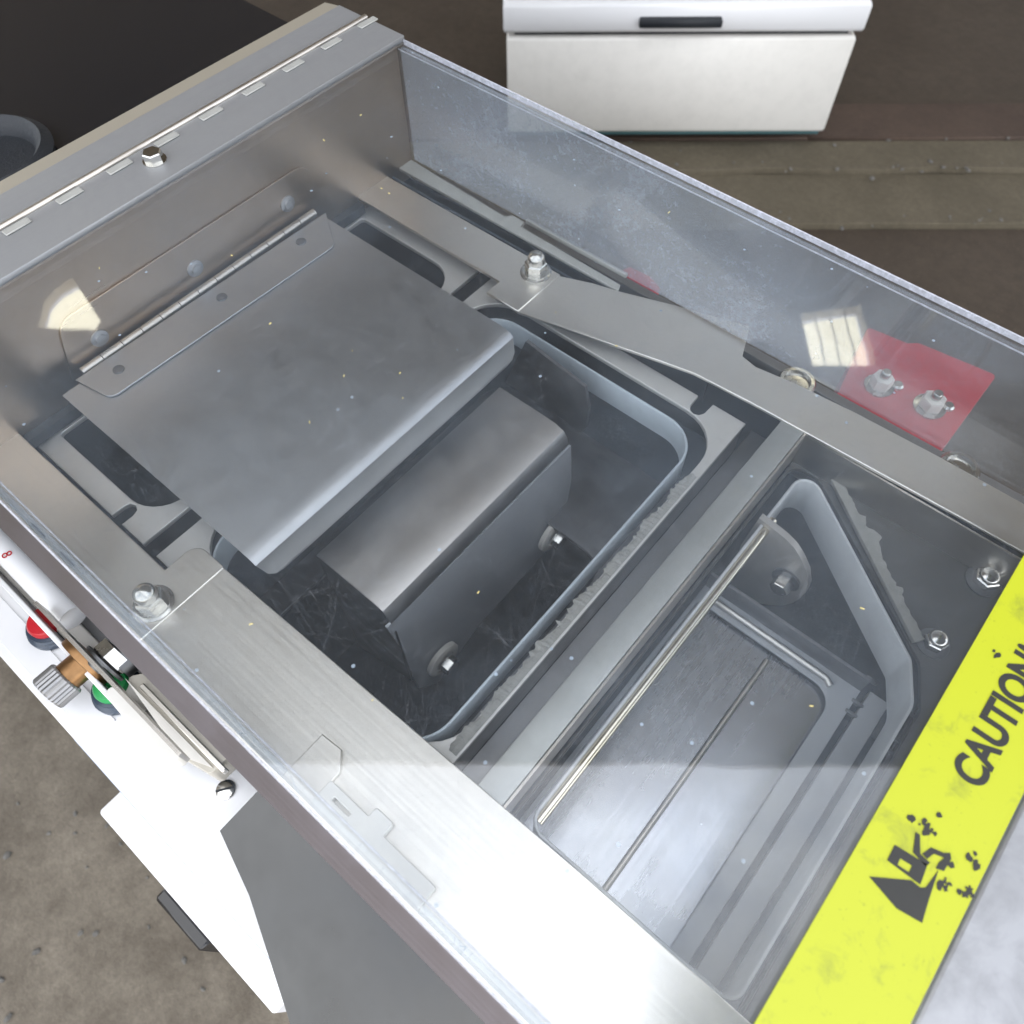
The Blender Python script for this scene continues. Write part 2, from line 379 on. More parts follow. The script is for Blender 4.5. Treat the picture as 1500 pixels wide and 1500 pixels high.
t.links.new(tl.outputs[0], ms.inputs[1]); t.links.new(tr.outputs[0], ms.inputs[2]); t.links.new(ms.outputs[0], o_.inputs[0])
for s in (sk1, sk2, sk3):
    me = bpy.data.meshes.new('skylight'); me.from_pydata([(x, y, ZR+.08) for x, y in s], [], [tuple(range(len(s)))])
    sl = link('skylight', me, bld, None, smt)
a, b, c_, d_ = [Vector(p) for p in sk1]
for k in (1, 2, 3):                          # glazing bars of the square skylight
    p = a.lerp(b, k/4); q = d_.lerp(c_, k/4)
    link('glazing_bar', tube([(p.x, p.y, ZR+.03), (q.x, q.y, ZR+.03)], .004, 6), bld, None, roof_m)
link('back_wall', flat([wpt(-9, 9.5), wpt(9, 9.5), wpt(9, 9.7), wpt(-9, 9.7)], ZG, ZR+.3, bevel=0), bld, None, glue_m)

# ------------------------------------------------------------------ the machine
mc = bpy.data.objects.new('food_machine', None); COL.objects.link(mc); mc.location = (-.2, .2, ZG); WM['food_machine'] = T(-.2, .2, ZG)
tag(mc, 'stainless steel food machine with clear hinged cover over open wells and yellow caution label', 'food machine')
XR = .60      # right end, outside the frame

# body liner: dark casing below the deck
body = bmesh.new()
def q(*p): body.faces.new([body.verts.new(v) for v in p])
x0, x1, y0, y1, zb, zt = -.50, XR, -.020, .424, -.42, -.052
q((x0, y0, zb), (x1, y0, zb), (x1, y1, zb), (x0, y1, zb))
for a, b in (((x0, y0), (x1, y0)), ((x1, y0), (x1, y1)), ((x1, y1), (x0, y1)), ((x0, y1), (x0, y0))):
    q((*a, zb), (*b, zb), (*b, -.016), (*a, -.016))
bmesh.ops.remove_doubles(body, verts=body.verts, dist=1e-5); bme = bm2me(body); o = link('casing', bme, mc, None, liner_m)
md = o.modifiers.new('s', 'SOLIDIFY'); md.thickness = .003; md.offset = 0
link('leg_frame', box(-.45, .5, .04, .36, ZG, -.43, .004), mc, None, steel)

# deck plates
link('deck_plate', flat([(-.484, .031), (-.390, .031), (-.390, .040), (-.3885, .0445), (-.384, .0465), (-.3795, .0445), (-.378, .040), (-.378, .031), (-.355, .031), (-.355, .374), (-.484, .374)], -.018, -.014,
     [fillet(rect(-.498+.02, -.363, .0465, .3555), [.004, .028, .028, .004])]), mc, None, deck_m)
link('deck_plate', flat([(-.340, .031), (-.317, .031), (-.317, .02), (-.099, .02), (-.099, .374), (-.126, .374), (-.1265, .363), (-.129, .359), (-.133, .3575), (-.137, .359), (-.1395, .363), (-.14, .374), (-.340, .374)], -.018, -.014,
     [fillet(rect(-.331, -.105, .050, .3585), .034)]), mc, None, deck_m)
# side face of the deck and channel beyond it
link('deck_side', box(-.1015, -.0995, .02, .374, -.050, -.0185, 0), mc, None, band_m)
link('channel_floor', flat(rect(-.0985, -.0625, .0, .40), -.052, -.049), mc, None, band_m)
link('cross_bar', box(-.078, -.0605, .02, .398, -.012, -.0015, .0008, 2), mc, None, bar_m)
link('cross_bar_side', box(-.0600, -.0585, .02, .398, -.030, -.003, 0), mc, None, steel_y)
link('lower_ledge', flat(fillet(rect(-.345, -.085, .02, .385), .01), -.140, -.136, [fillet(rect(-.31, -.135, .045, .275), .025)]), mc, None, dark_m)
link('well_wall', wall(fillet(rect(-.336, -.100, .035, .372), .03), -.34, -.05, .002), mc, None, liner_m)
# collars of the two wells
link('collar', wall(fillet(rect(-.320, -.115, .045, .345), .030, 10), -.038, -.0145, .0022), mc, None, tub_m)
# crumbly dried dough along the deck edge
bm = bmesh.new(); r = random.Random(4); vs = []
for i in range(140):
    y = .062+.25*i/139; xx = -.1055-abs(r.gauss(0, .0013))-.0012*math.sin(i*.3)
    vs.append((bm.verts.new((xx, y, -.0135)), bm.verts.new((-.1035, y, -.0128+r.uniform(0, .0012))), bm.verts.new((-.100, y, -.0137))))
for a, b in zip(vs, vs[1:]):
    for k in (0, 1): bm.faces.new((a[k], b[k], b[k+1], a[k+1]))
o = link('dough_residue', bm2me(bm, 'crumb'), mc, None, crumb_m)

# rails
link('frame_rail', flat(fillet([(-.486, -.012), (-.2905, -.012), (-.2905, .0525), (-.317, .0525), (-.317, .027), (-.486, .027)], [0, 0, .001, .009, .001, 0]), -.003, 0), mc, None, rail_m)
link('frame_rail', flat([(-.2900, -.012), (XR, -.012), (XR, .0575), (.0, .0575), (-.29, .0522)], -.0034, -.0006), mc, None, rail_m)
link('frame_rail', flat([(-.486, .361), (-.322, .361), (-.322, .345), (-.2905, .345), (-.2905, .397), (-.486, .397)], -.003, 0), mc, None, rail_m)
fs = [(-.290, .345), (-.180, .373), (-.150, .380), (-.104, .383), (.093, .389), (XR, .389), (XR, .421), (.022, .4235), (-.043, .4215), (-.089, .418), (-.118, .4135), (-.1315, .4165), (-.143, .446), (-.200, .428), (-.243, .4125), (-.263, .407), (-.290, .396)]
link('frame_rail', flat(fs, -.0034, -.0008), mc, None, rail_m)
# vertical web under the far rail, and under the near one
link('rail_web', box(-.06, XR, .384, .3855, -.05, -.004, 0), mc, None, steel)
link('rail_web', box(-.484, -.145, .4005, .4025, -.05, -.002, 0), mc, None, liner_m)
link('rail_lip', prism([(-.486, -.0122, -.0005), (-.486, -.0122, -.004), (-.486, -.0225, -.020), (-.486, -.0245, -.019)],
                       [(XR, -.0122, -.0005), (XR, -.0122, -.004), (XR, -.0225, -.020), (XR, -.0245, -.019)]), mc, None, lip_m)
# outer far strips
link('outer_strip', flat([(-.486, .413), (-.244, .413), (-.246, .4185), (-.352, .4215), (-.353, .4275), (-.366, .428), (-.370, .4225), (-.486, .4275)], -.003, 0), mc, None, knuckle_m)
link('outer_strip', flat([(-.350, .4275), (-.247, .4275), (-.247, .4295), (-.350, .4295)], 0, .004), mc, None, knuckle_m)

# end wall, housing top, hinge strip
link('end_wall', box(-.4885, -.486, -.012, .4285, -.016, .1035, 0), mc, None, wallsteel_m)
link('end_gap_shade', box(-.4855, -.478, .0275, .36, -.012, -.0035, 0), mc, None, black_m)  # black strip stands in for the shade in the gap by the wall
ht = link('hinge_strip', flat(rect(-.5225, -.4825, -.6, .4335), .1035, .108), mc, None, strip_m)
hp = link('housing_top', flat(rect(-.5555, -.5255, -.6, .4335), .1035, .1075), mc, None, strip_m)
link('hinge_pin', tube([(-.524, -.6, .1085), (-.524, .4335, .1085)], .0022, 12), ht, None, steel_y)
km = None
for k in range(-8, 9):
    if km is None: km = box(-.0030, .0030, -.0092, .0092, 0, .0012, .0004)
    y = .112+.0395*k
    link('knuckle', km, ht, T(-.5165, y, .1082), knuckle_m)
link('housing_side', prism([(-.5557, -.6, .107), (-.574, -.6, .104), (-.574, -.6, -.2), (-.5557, -.6, -.2)], [(-.5557, .4335, .107), (-.574, .4335, .104), (-.574, .4335, -.2), (-.5557, .4335, -.2)]), mc, None, paint('beige_reflection_tone', (.26, .235, .19), .35, .1))  # beige base colour imitates what the metal side reflects
hxm = hexhead(.0068, .0062); wsm = lathe([(.0086, 0), (.0088, .0012), (.0045, .0014)]) 
bl = link('bolt', hxm, mc, T(-.504, .211, .109) @ Matrix.Rotation(.3, 4, 'Z'), bolt_m); link('washer', lathe([(.0082, 0), (.0082, .001), (.004, .001)]), bl, T(-.504, .211, .108), bolt_m)

# flap with its hinge
fz = .02
fl = link('flap', bend([(-.470, fz), (-.40, fz), (-.278, fz-.0002), (-.2715, fz-.001), (-.2680, fz-.0022), (-.2655, fz-.0045), (-.2645, fz-.008), (-.2618, fz-.015), (-.2602, fz-.0185), (-.2600, fz-.0205)], .064, .310, [0, 0, 0, 0, 0, 0, .001, .003, .007, .013]), mc, None, flap_m)
# rounded outer corners of the folded edge come from a trimmed end piece
link('hinge_leaf', flat(fillet([(-.473, .078), (-.440, .084), (-.434, .290), (-.468, .312)], [0, .008, .008, 0]), fz+.0004, fz+.0018, bevel=.0003), fl, None, flap_m)
link('hinge_leaf', (lambda me: (me.transform(Matrix(((0, 0, 1, 0), (0, 1, 0, 0), (1, 0, 0, 0), (0, 0, 0, 1)))), me)[1])(
    flat(fillet([(.012, .078), (.058, .092), (.058, .320), (.012, .316)], [0, .014, .014, 0]), -.4858, -.4842, bevel=.0003)), fl, None, wallsteel_m)
kn = tube([(0, -.0083, 0), (0, .0083, 0)], .0033, 14)
for k in range(13): link('knuckle', kn, fl, T(-.4785, .094+.0172*k, fz-.001), steel_y)
rv = lathe([(.0042, 0), (.0040, .0007), (.002, .0012)], 20)
for y in (.103, .196, .276): link('rivet', rv, fl, T(-.4575, y, fz+.0018), dark_m)
fcm = lathe([(.0068, 0), (.0066, .001), (.004, .0015), (.0038, .003), (.001, .0032)], 20)
for y, z in ((.110, .030), (.197, .034), (.290, .036)): link('rivet', fcm, fl, aim((-.4842, y, z), (1, 0, 0)), flap_m)

# scoop (folded prism) in the left well with two rollers on its front face
def X2(px, py): p = P(px, py, 0, -.2); return (p.x, p.y, p.z)
sc_ = link('scoop', None if False else (lambda: None)() or bend([(-.268, -.030), (-.225, -.0295), (-.212, -.030), (-.2045, -.0325), (-.2005, -.0375), (-.1988, -.0445)], .103, .296), mc, None, metal('scoop_steel', (.50, .48, .465), .40, 'n', .25, spec=0, bump=0, patch=9))
front = [X2(561+4, 904+14), X2(583, 944), X2(613, 1008), X2(640, 1000), X2(700, 915), X2(780, 827), X2(822, 778), X2(836, 700), X2(835, 652)]
front = [(-.1990, p[1], min(p[2], -.0445)) for p in front]
link('front_plate', prism(front, [(x-.002, y, z) for x, y, z in front]), sc_, None, satin_m)
for px, py in ((808, 783), (648, 965)):
    p = P(px, py, 0, -.195)
    wsh = link('roller', lathe([(.0165, 0), (.0165, .004), (.0145, .0055), (.010, .0055), (.009, .004)], 32), sc_, aim((-.1968, p.y, p.z), (1, 0, 0)), nylon_m)
    link('bolt', hexhead(.0078, .008), sc_, aim((-.1905, p.y, p.z), (1, 0, 0), .3), bolt_m)
link('side_plate', prism([(-.268, .103, -.031), (-.205, .103, -.033), (-.199, .103, -.06), (-.199, .103, -.16), (-.268, .103, -.20)], [(-.268, .105, -.031), (-.205, .105, -.033), (-.199, .105, -.06), (-.199, .105, -.16), (-.268, .105, -.20)]), sc_, None, dark_m)
# hanging tab with rounded end at the far side of the well
tb = [P(*p, 1, .32) for p in ((770, 500), (857, 568), (862, 600), (858, 626), (851, 634), (842, 630), (830, 618), (740, 560))]
link('hanging_tab', prism([tuple(p) for p in tb], [(p.x, p.y+.003, p.z) for p in tb]), mc, None, dark_m)

# right well: five sided collar, rolled rod edge, lug, pan
rim = fillet([(-.047, .060), (-.047, .377), (.075, .288), (.089, .262), (.089, .060)], [.012, .011, .010, .02, .01], 7)
link('collar', wall(rim[::-1], -.056, -.020, .0022), mc, None, metal('collar_steel', (.50, .52, .54), .42, 'n', .3, metallic=.35, bump=.1, patch=30))
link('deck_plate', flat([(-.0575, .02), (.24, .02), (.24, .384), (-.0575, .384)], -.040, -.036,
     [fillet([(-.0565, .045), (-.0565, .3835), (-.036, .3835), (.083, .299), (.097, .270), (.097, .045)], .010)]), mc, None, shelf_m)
link('rolled_edge', tube([(-.0425, .066, -.0235), (-.0425, .322, -.0235)], .0034, 16), mc, None, metal('rod_steel', (.66, .60, .48), .18, 'y', .3, bump=.02))
lg = [P(*p, 1, .312) for p in ((1112, 759), (1148, 787), (1163, 802), (1173, 818), (1182, 838), (1184, 857), (1180, 868), (1170, 878), (1160, 884), (1146, 887), (1125, 886), (1108, 883), (1088, 874), (1069, 863), (1085, 799))]
lug = link('lug', prism([tuple(p) for p in lg], [(p.x, p.y+.005, p.z) for p in lg], 60), mc, None, metal('lug_steel', (.30, .285, .265), .36, 'n', .4, metallic=.4, bump=.05, patch=25))
p = P(1146, 856, 1, .306)
link('washer', lathe([(.0105, 0), (.0105, .0018), (.005, .002)], 28), lug, aim((p.x, .3118, p.z), (0, -1, 0)), dark_m)
link('bolt', hexhead(.0072, .0095), lug, aim((p.x, .3095, p.z), (0, -1, 0), .2), bolt_m)
# pan with flat rim
pi = fillet([(-.055, .02), (.056, .02), (.056, .268), (-.055, .268)], [0, 0, .016, .004], 8)
po = [(-.057, -.01), (.0675, -.01), (.0675, .281), (-.057, .281)]
pan = link('pan', flat(po, -.082, -.080, [pi]), mc, None, satin_m)
link('pan_floor', flat([(-.057, -.01), (.0072, -.01), (.0072, .268), (-.057, .268)], -.088, -.086), pan, None, pan_m)
link('pan_floor', flat([(.0082, -.01), (.0585, -.01), (.0585, .268), (.0082, .268)], -.0885, -.0865), pan, None, pan_m)
link('pan_seam', tube([(.0077, -.01, -.0855), (.0077, .262, -.0855)], .0022, 12), pan, None, steel_y)
link('pan_back', box(-.057, .0675, .281, .2835, -.094, -.062, 0), pan, None, dark_m)
link('pan_rod', tube([(-.045, .2735, -.078), (.045, .2735, -.078), (.050, .271, -.079)], .0026, 10), pan, None, steel)
link('slide_rail', flat(rect(.0735, .0865, .02, .285), -.088, -.080), mc, None, satin_m)
link('slide_rail', flat(rect(.0985, .130, .02, .36), -.062, -.055), mc, None, dark_m)
for y in (.262, .271, .292):
    link('rung', box(.066, .0745, y, y+.0025, -.083, -.079, .0005), mc, None, dark_m)
    link('rung', box(.092, .115, y-.02, y-.0175, -.054, -.051, .0005), mc, None, dark_m)
# jagged strip of dried dough / gasket beside the right collar
r = random.Random(9); up = []; n_ = 60; A = Vector((-.033, .3915)); B = Vector((.074, .309)); dn = (B-A).normalized(); pn_ = Vector((-dn.y, dn.x))
for i in range(n_+1):
    t_ = i/n_; wd = .0035 + (.0035 if .3 < t_ < .55 else 0)*abs(math.sin(t_*17)) + r.uniform(-.0006, .0009)+(.003 if i in (24, 25, 26, 27, 44, 45) else 0)
    pnt = A.lerp(B, t_)+pn_*wd; up.append((pnt.x, pnt.y))
lo = [(A-pn_*.003), (B-pn_*.003)]
link('gasket', flat(up+[tuple(lo[1]), tuple(lo[0])], -.034, -.030, bevel=.0003), mc, None, crumb_m)
for (px, py, z, rr) in ((1372, 938, -.03, .0075), (1447, 846, -.03, .0085)):
    x, y = U(px, py, z); b_ = link('bolt', hexhead(rr, .006, .005), mc, T(x, y, z-.004) @ Matrix.Rotation(px, 4, 'Z'), bolt_m)
    link('washer', lathe([(rr*1.4, 0), (rr*1.4, .0014), (rr*.8, .0016)]), b_, T(x, y, z-.006), dark_m)
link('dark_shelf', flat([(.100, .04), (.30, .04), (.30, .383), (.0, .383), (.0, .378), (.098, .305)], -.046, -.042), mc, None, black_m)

# acorn nuts on the two rail tabs
an = hexhead(.0092, .0085, .0095); aw = lathe([(.0125, 0), (.0127, .0013), (.011, .0018), (.0109, .0032), (.006, .0034)], 36)
for x, y in ((-.306, .386), (-.303, .0085)):
    a_ = link('acorn_nut', an, mc, T(x, y, .0034) @ Matrix.Rotation(.4+x*3, 4, 'Z'), bolt_m); link('washer', aw, a_, T(x, y, .0002), bolt_m)
# slotted latch on the near rail
lt = link('latch', flat([(-.162, .020), (-.148, .021), (-.140, .012), (-.140, -.009), (-.162, -.009)], 0, .003), mc, None, rail_m)
link('latch', flat(fillet([(-.139, .006), (-.110, .006), (-.110, .012), (-.098, .012), (-.098, .004), (-.06, .004), (-.06, -.008), (-.139, -.008)], .0015), 0, .006, [fillet(rect(-.132, -.118, -.001, .002), .001)]), mc, None, plate_m)
for x in (-.405, -.372): link('slot_mark', box(x-.008, x+.008, -.0105, -.0075, 0, .0008, .0003), mc, None, dark_m)

# red block and nuts outside the far wall
rb = link('red_block', flat(fillet([(-.060, .445), (-.077, .536), (-.045, .540), (-.038, .546), (.023, .553), (.021, .445)], .003), -.10, -.030), mc, None, red_m)
link('red_block', flat([(-.262, .4415), (-.258, .452), (-.238, .4535), (-.226, .4475), (-.236, .4415)], -.06, -.012), mc, None, red_m)
for px, py, z, rr in ((1302, 541, -.010, .0085), (1378, 572, -.010, .0090)):
    x, y = U(px, py, z)
    w_ = link('lock_nut', lathe([(rr*1.35, 0), (rr*1.35, .0016), (rr, .002)], 30), rb, T(x, y, -.0298), bolt_m)
    hh = hexhead(rr, .009); link('lock_nut', hh, rb, T(x, y, -.0275) @ Matrix.Rotation(px*.1, 4, 'Z'), nylon_m)
    link('stud', lathe([(.0038, 0), (.0038, .005), (.003, .006)], 18), rb, T(x, y, -.0185), bolt_m)
    link('stud', lathe([(.0045, 0), (.0045, .002), (.003, .0035)], 18), rb, T(x+.011, y+.009, -.0298), bolt_m)
for px, py in ((1168, 556), (1408, 683)):
    x, y = U(px, py, 0.0); link('ring_nut', lathe([(.014, -.01), (.014, -.003), (.0125, -.001), (.010, -.001), (.009, -.004)], 36), mc, T(x, y+.002, -.0015), bolt_m)
link('outer_panel', flat([(-.47, .433), (XR, .433), (XR, .4400), (-.47, .4400)], -.5, -.012), mc, None, band_m)

# ------------------------------------------------------------------ control box on the near side
cb = link('control_box', flat(fillet([(-.60, -.0865), (-.085, -.0865), (-.085, -.026), (-.60, -.026)], .002), -.40, -.100, bevel=.002), mc, None, white_m)
link('face_plate', flat([(-.62, -.0815), (-.336, -.0815), (-.319, -.062), (-.62, -.062)], -.1002, -.0985), cb, None, white_m)
def button(px, py, mcap):
    x, y = U(px, py, -.09)
    rg = link('bezel', lathe([(.0175, 0), (.0175, .004), (.016, .0055), (.0165, .007), (.0150, .0085), (.0150, .010), (.012, .0105)], 36), cb, T(x, y, -.0985), ring_m)
    link('push_button', lathe([(.0125, 0), (.0125, .004), (.011, .006), (.002, .0068)], 36), cb, T(x, y, -.0885), mcap)
button(70, 914, redcap_m); button(167, 1007, greencap_m)
link('cover_strip', box(-.60, -.262, -.053, -.0495, -.098, -.068, .0006), cb, None, white_m)
link('cover_strip', box(-.60, -.300, -.0485, -.0340, -.098, -.085, .001), cb, None, plate_m)
# white sleeve with a small red mark, blue-white reflection
link('sleeve', tube([(-.62, -.033, -.055), (-.375, -.033, -.055)], .010, 24), cb, None, white_m)
tcu = bpy.data.curves.new('t', 'FONT'); tcu.body = '8'; tcu.size = .010; tcu.extrude = .0001
to = bpy.data.objects.new('t', tcu); COL.objects.link(to); bpy.context.view_layer.update()
tme = bpy.data.meshes.new_from_object(to.evaluated_get(bpy.context.evaluated_depsgraph_get())); bpy.data.objects.remove(to)
x, y = U(2, 812, -.045); link('lettering', tme, cb, T(x, y, -.0446) @ Matrix.Rotation(-.3, 4, 'Z'), redcap_m)
# toothed bar, two blades
bm_t = bmesh.new()
def addbox(bm, x0, x1, y0, y1, z0, z1):
    vs = [bm.verts.new((x, y, z)) for x in (x0, x1) for y in (y0, y1) for z in (z0, z1)]
    for f in ((0, 1, 3, 2), (4, 6, 7, 5), (0, 4, 5, 1), (2, 3, 7, 6), (0, 2, 6, 4), (1, 5, 7, 3)): bm.faces.new([vs[i] for i in f])
addbox(bm_t, -.386, -.231, -.0425, -.0400, -.045, -.0305)
for i in range(110): addbox(bm_t, -.386+.0014*i, -.386+.0014*i+.0008, -.0424, -.0401, -.0305, -.0298)
link('toothed_bar', bm2me(bm_t), cb, None, steel)
def blade(pts, z0, z1, m): return link('blade', flat(fillet([U(*p, z1) for p in pts], (.003)), z0, z1), cb, None, m)
blade([(153, 1016), (165, 1004), (268, 1102), (256, 1114), (230, 1108)], -.075, -.060, plate_m)
blade([(184, 992), (219, 985), (335, 1106), (308, 1133), (266, 1108)], -.082, -.058, pale2_m)
link('blade', prism([(*U(184, 994, -.0575), -.0578), (*U(312, 1125, -.0575), -.0578), (*U(266, 1108, -.0575), -.0578)], [(*U(184, 994, -.0575), -.056), (*U(312, 1125, -.0575), -.0565), (*U(266, 1108, -.0575), -.0575)]), cb, None, nylon_m)
link('blade', box(-.300, -.214, -.0335, -.0300, -.062, -.0555, .0006), cb, None, rail_m)
# shaft: knurled knob, brass core, disc, nut
ax = (0, -1, 0)
kb = bmesh.new(); nn_ = 56; prev = None
for z_, k_ in ((0, .94), (.0012, 1), (.0150, 1), (.0162, .93)):
    ring = [kb.verts.new(((.0135*k_*(1 if i % 2 else .95))*math.cos(2*math.pi*i/nn_), (.0135*k_*(1 if i % 2 else .95))*math.sin(2*math.pi*i/nn_), z_)) for i in range(nn_)]
    if prev:
        for i in range(nn_): kb.faces.new((prev[i], prev[(i+1) % nn_], ring[(i+1) % nn_], ring[i]))
    else: kb.faces.new(ring[::-1])
    prev = ring
kb.faces.new(prev)
zs = -.072
kx = U(118, 985, zs)[0]-.004
link('knob', bm2me(kb), cb, aim((kx, -.0620, zs), ax), band_m)
link('shaft', lathe([(.0105, 0), (.0105, .012)], 28), cb, aim((kx, -.0505, zs), ax), brass_m)
link('disc', lathe([(.020, 0), (.0205, .001), (.0205, .006), (.020, .007)], 36), cb, aim((kx, -.0425, zs), ax), brass_m)
nx, ny = U(170, 950, -.05)
nt_ = link('lock_nut', hexhead(.0130, .010), cb, aim((nx, -.0270, -.055), ax, .25), bolt_m)
link('washer', lathe([(.0160, 0), (.0160, .002), (.008, .0022)], 32), nt_, aim((nx, -.0372, -.055), ax), dark_m)
link('stud', lathe([(.0060, 0), (.0060, .006), (.005, .007)], 18), nt_, aim((nx-.003, -.0385, -.055), ax), dark_m)
link('stand_off', lathe([(.012, 0), (.012, .010)], 24), nt_, aim((nx+.004, -.024, -.060), ax), dark_m)
x, y = U(331, 1157, -.0995)
sw = link('slotted_screw', lathe([(.0068, 0), (.0066, .0012), (.0045, .0026), (.001, .0030)], 28), cb, T(x, y, -.100), bolt_m)
link('screw_slot', box(-.0060, .0060, -.0007, .0007, 0, .0008, 0), sw, T(x, y, -.0976) @ Matrix.Rotation(.95, 4, 'Z'), black_m)
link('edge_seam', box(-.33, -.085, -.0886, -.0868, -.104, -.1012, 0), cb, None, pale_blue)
# lower white box
lb = link('lower_box', flat(fillet([(-.3255, -.1235), (-.12, -.1235), (-.12, -.09), (-.3255, -.09)], .002), -.45, -.200, bevel=.0015), mc, None, white_m)
for px, py in ((199, 1186), (236, 1229)):
    x, y = U(px, py, -.2); link('rivet', lathe([(.0052, 0), (.0048, .0006), (.001, .0009)], 24), lb, T(x, y, -.2), white_m)
link('junction_box', box(-.245, -.19, -.135, -.125, -.33, -.205, .002), mc, None, black_gloss)
# grey slanted guard sheet
gz = -.045
def PP(px, py, o, n):
    v = ray(px, py); e = Vector((0, 0, H)); return e+v*((o-e).dot(n)/v.dot(n))
go = P(379, 1157, 2, gz); gn = Vector((0, -.55, .83)).normalized()
gp3 = [PP(px, py, go, gn) for px, py in ((322, 1217), (379, 1157), (425, 1206), (640, 1420), (760, 1545), (700, 1640), (470, 1640), (365, 1312))]
link('guard_sheet', prism([tuple(p) for p in gp3], [(p.x, p.y, p.z-.002) for p in gp3]), mc, None, guard_m)

# ------------------------------------------------------------------ clear cover
CX0, CX1, CY0, CY1, CZ = -.4823, .1172, -.0085, .4325, .105
cv = link('cover', flat(fillet([(CX0, CY0), (CX1, CY0), (CX1, CY1), (CX0, CY1)], [0, 0, .001, 0]), CZ-.004, CZ, bevel=.0011), mc, None, cover_m)
link('cover_wall', box(CX0, CX1-.001, CY1-.0045, CY1-.0005, .0015, CZ-.0045, .0008), cv, None, wall_m)
link('cover_wall', box(CX0, CX1-.001, CY0+.0005, CY0+.0045, .0015, CZ-.0045, .0008), cv, None, edge_m)
rim_m = plastic('sawn_edge', .50, .1, seed=8, smear=.2, layers=1, hz=(.86, .87, .95))
for y_ in (CY1+.0001, CY0-.0013): link('cover_edge', box(CX0, CX1, y_, y_+.0012, CZ-.0042, CZ+.0001, .0003), cv, None, rim_m)
for y_ in (CY1-.0062, CY0+.0052): link('cover_edge', box(CX0, CX1-.002, y_, y_+.0009, CZ-.0052, CZ-.0043, .0002), cv, None, rim_m)
link('end_strip', flat(rect(.1180, .32, -.02, .44), .100, .1065, bevel=.0015), mc, None, cast_m)
# warning label
lab = link('warning_label', flat(rect(.0725, .1155, .02, .428), CZ+.0004, CZ+.0008, bevel=0), cv, None, yellow_m)
def text(body, size, x, y, z, off=0, sx=1):
    c = bpy.data.curves.new('t', 'FONT'); c.body = body; c.size = size; c.extrude = .00008; c.offset = off
    o = bpy.data.objects.new('t', c); COL.objects.link(o); bpy.context.view_layer.update()
    me = bpy.data.meshes.new_from_object(o.evaluated_get(bpy.context.evaluated_depsgraph_get())); bpy.data.objects.remove(o)
    me.materials.clear()
    me.transform(Matrix.Diagonal((sx, 1, 1, 1))); me.transform(Matrix.Rotation(math.pi/2, 4, 'Z'))
    return link('lettering', me, cv, T(x, y, z), ink_m)
text('CAUTION!', .0185, .1015, .1745, CZ+.0010, .0006, .84)
ic = lambda L: [U(1100+x/3.75, 920+y/3.75, CZ+.001) for x, y in L]
zi = CZ+.0009
for L, hs in (([(650, 1365), (880, 1385), (930, 1425), (960, 1425), (1030, 1330), (975, 1500), (940, 1620), (800, 1540)], []),
              ([(790, 1190), (970, 1300), (930, 1410), (748, 1275)], [[(820, 1265), (885, 1305), (868, 1342), (805, 1300)]]),
              ([(905, 1120), (928, 1135), (930, 1240), (985, 1290), (960, 1308), (890, 1230)], []),
              ([(940, 1240), (990, 1205), (1060, 1235), (1095, 1235), (1100, 1268), (1060, 1335), (1015, 1320), (1030, 1290), (1062, 1262), (1005, 1240), (968, 1268)], [])):
    link('lettering', flat(ic(L), zi, zi+.0002, [ic(h) for h in hs], bevel=0), cv, None, ink_m)
rr_ = random.Random(3)
bm = bmesh.new()
for cx, cy, n_b, sp in ((970, 1100, 12, 32), (1035, 1030, 4, 8), (885, 1050, 3, 10), (1230, 1290, 14, 34), (1060, 1410, 14, 26), (1345, 150, 6, 14), (1180, 1440, 10, 40), (1100, 1300, 5, 12)):
    for i in range(n_b):
        x, y = U(1100+(cx+rr_.gauss(0, sp*.6))/3.75, 920+(cy+rr_.gauss(0, sp*.6))/3.75, CZ+.0011)
        k = rr_.randint(5, 8); a0 = rr_.random()*6; s_ = rr_.uniform(.0006, .0018)
        bm.faces.new([bm.verts.new((x+s_*rr_.uniform(.4, 1)*math.cos(a0+6.283*j/k), y+s_*rr_.uniform(.4, 1.3)*math.sin(a0+6.283*j/k), CZ+.00112+i*1e-6)) for j in range(k)])
link('scuff', bm2me(bm), cv, None, ink_m, 'stuff')

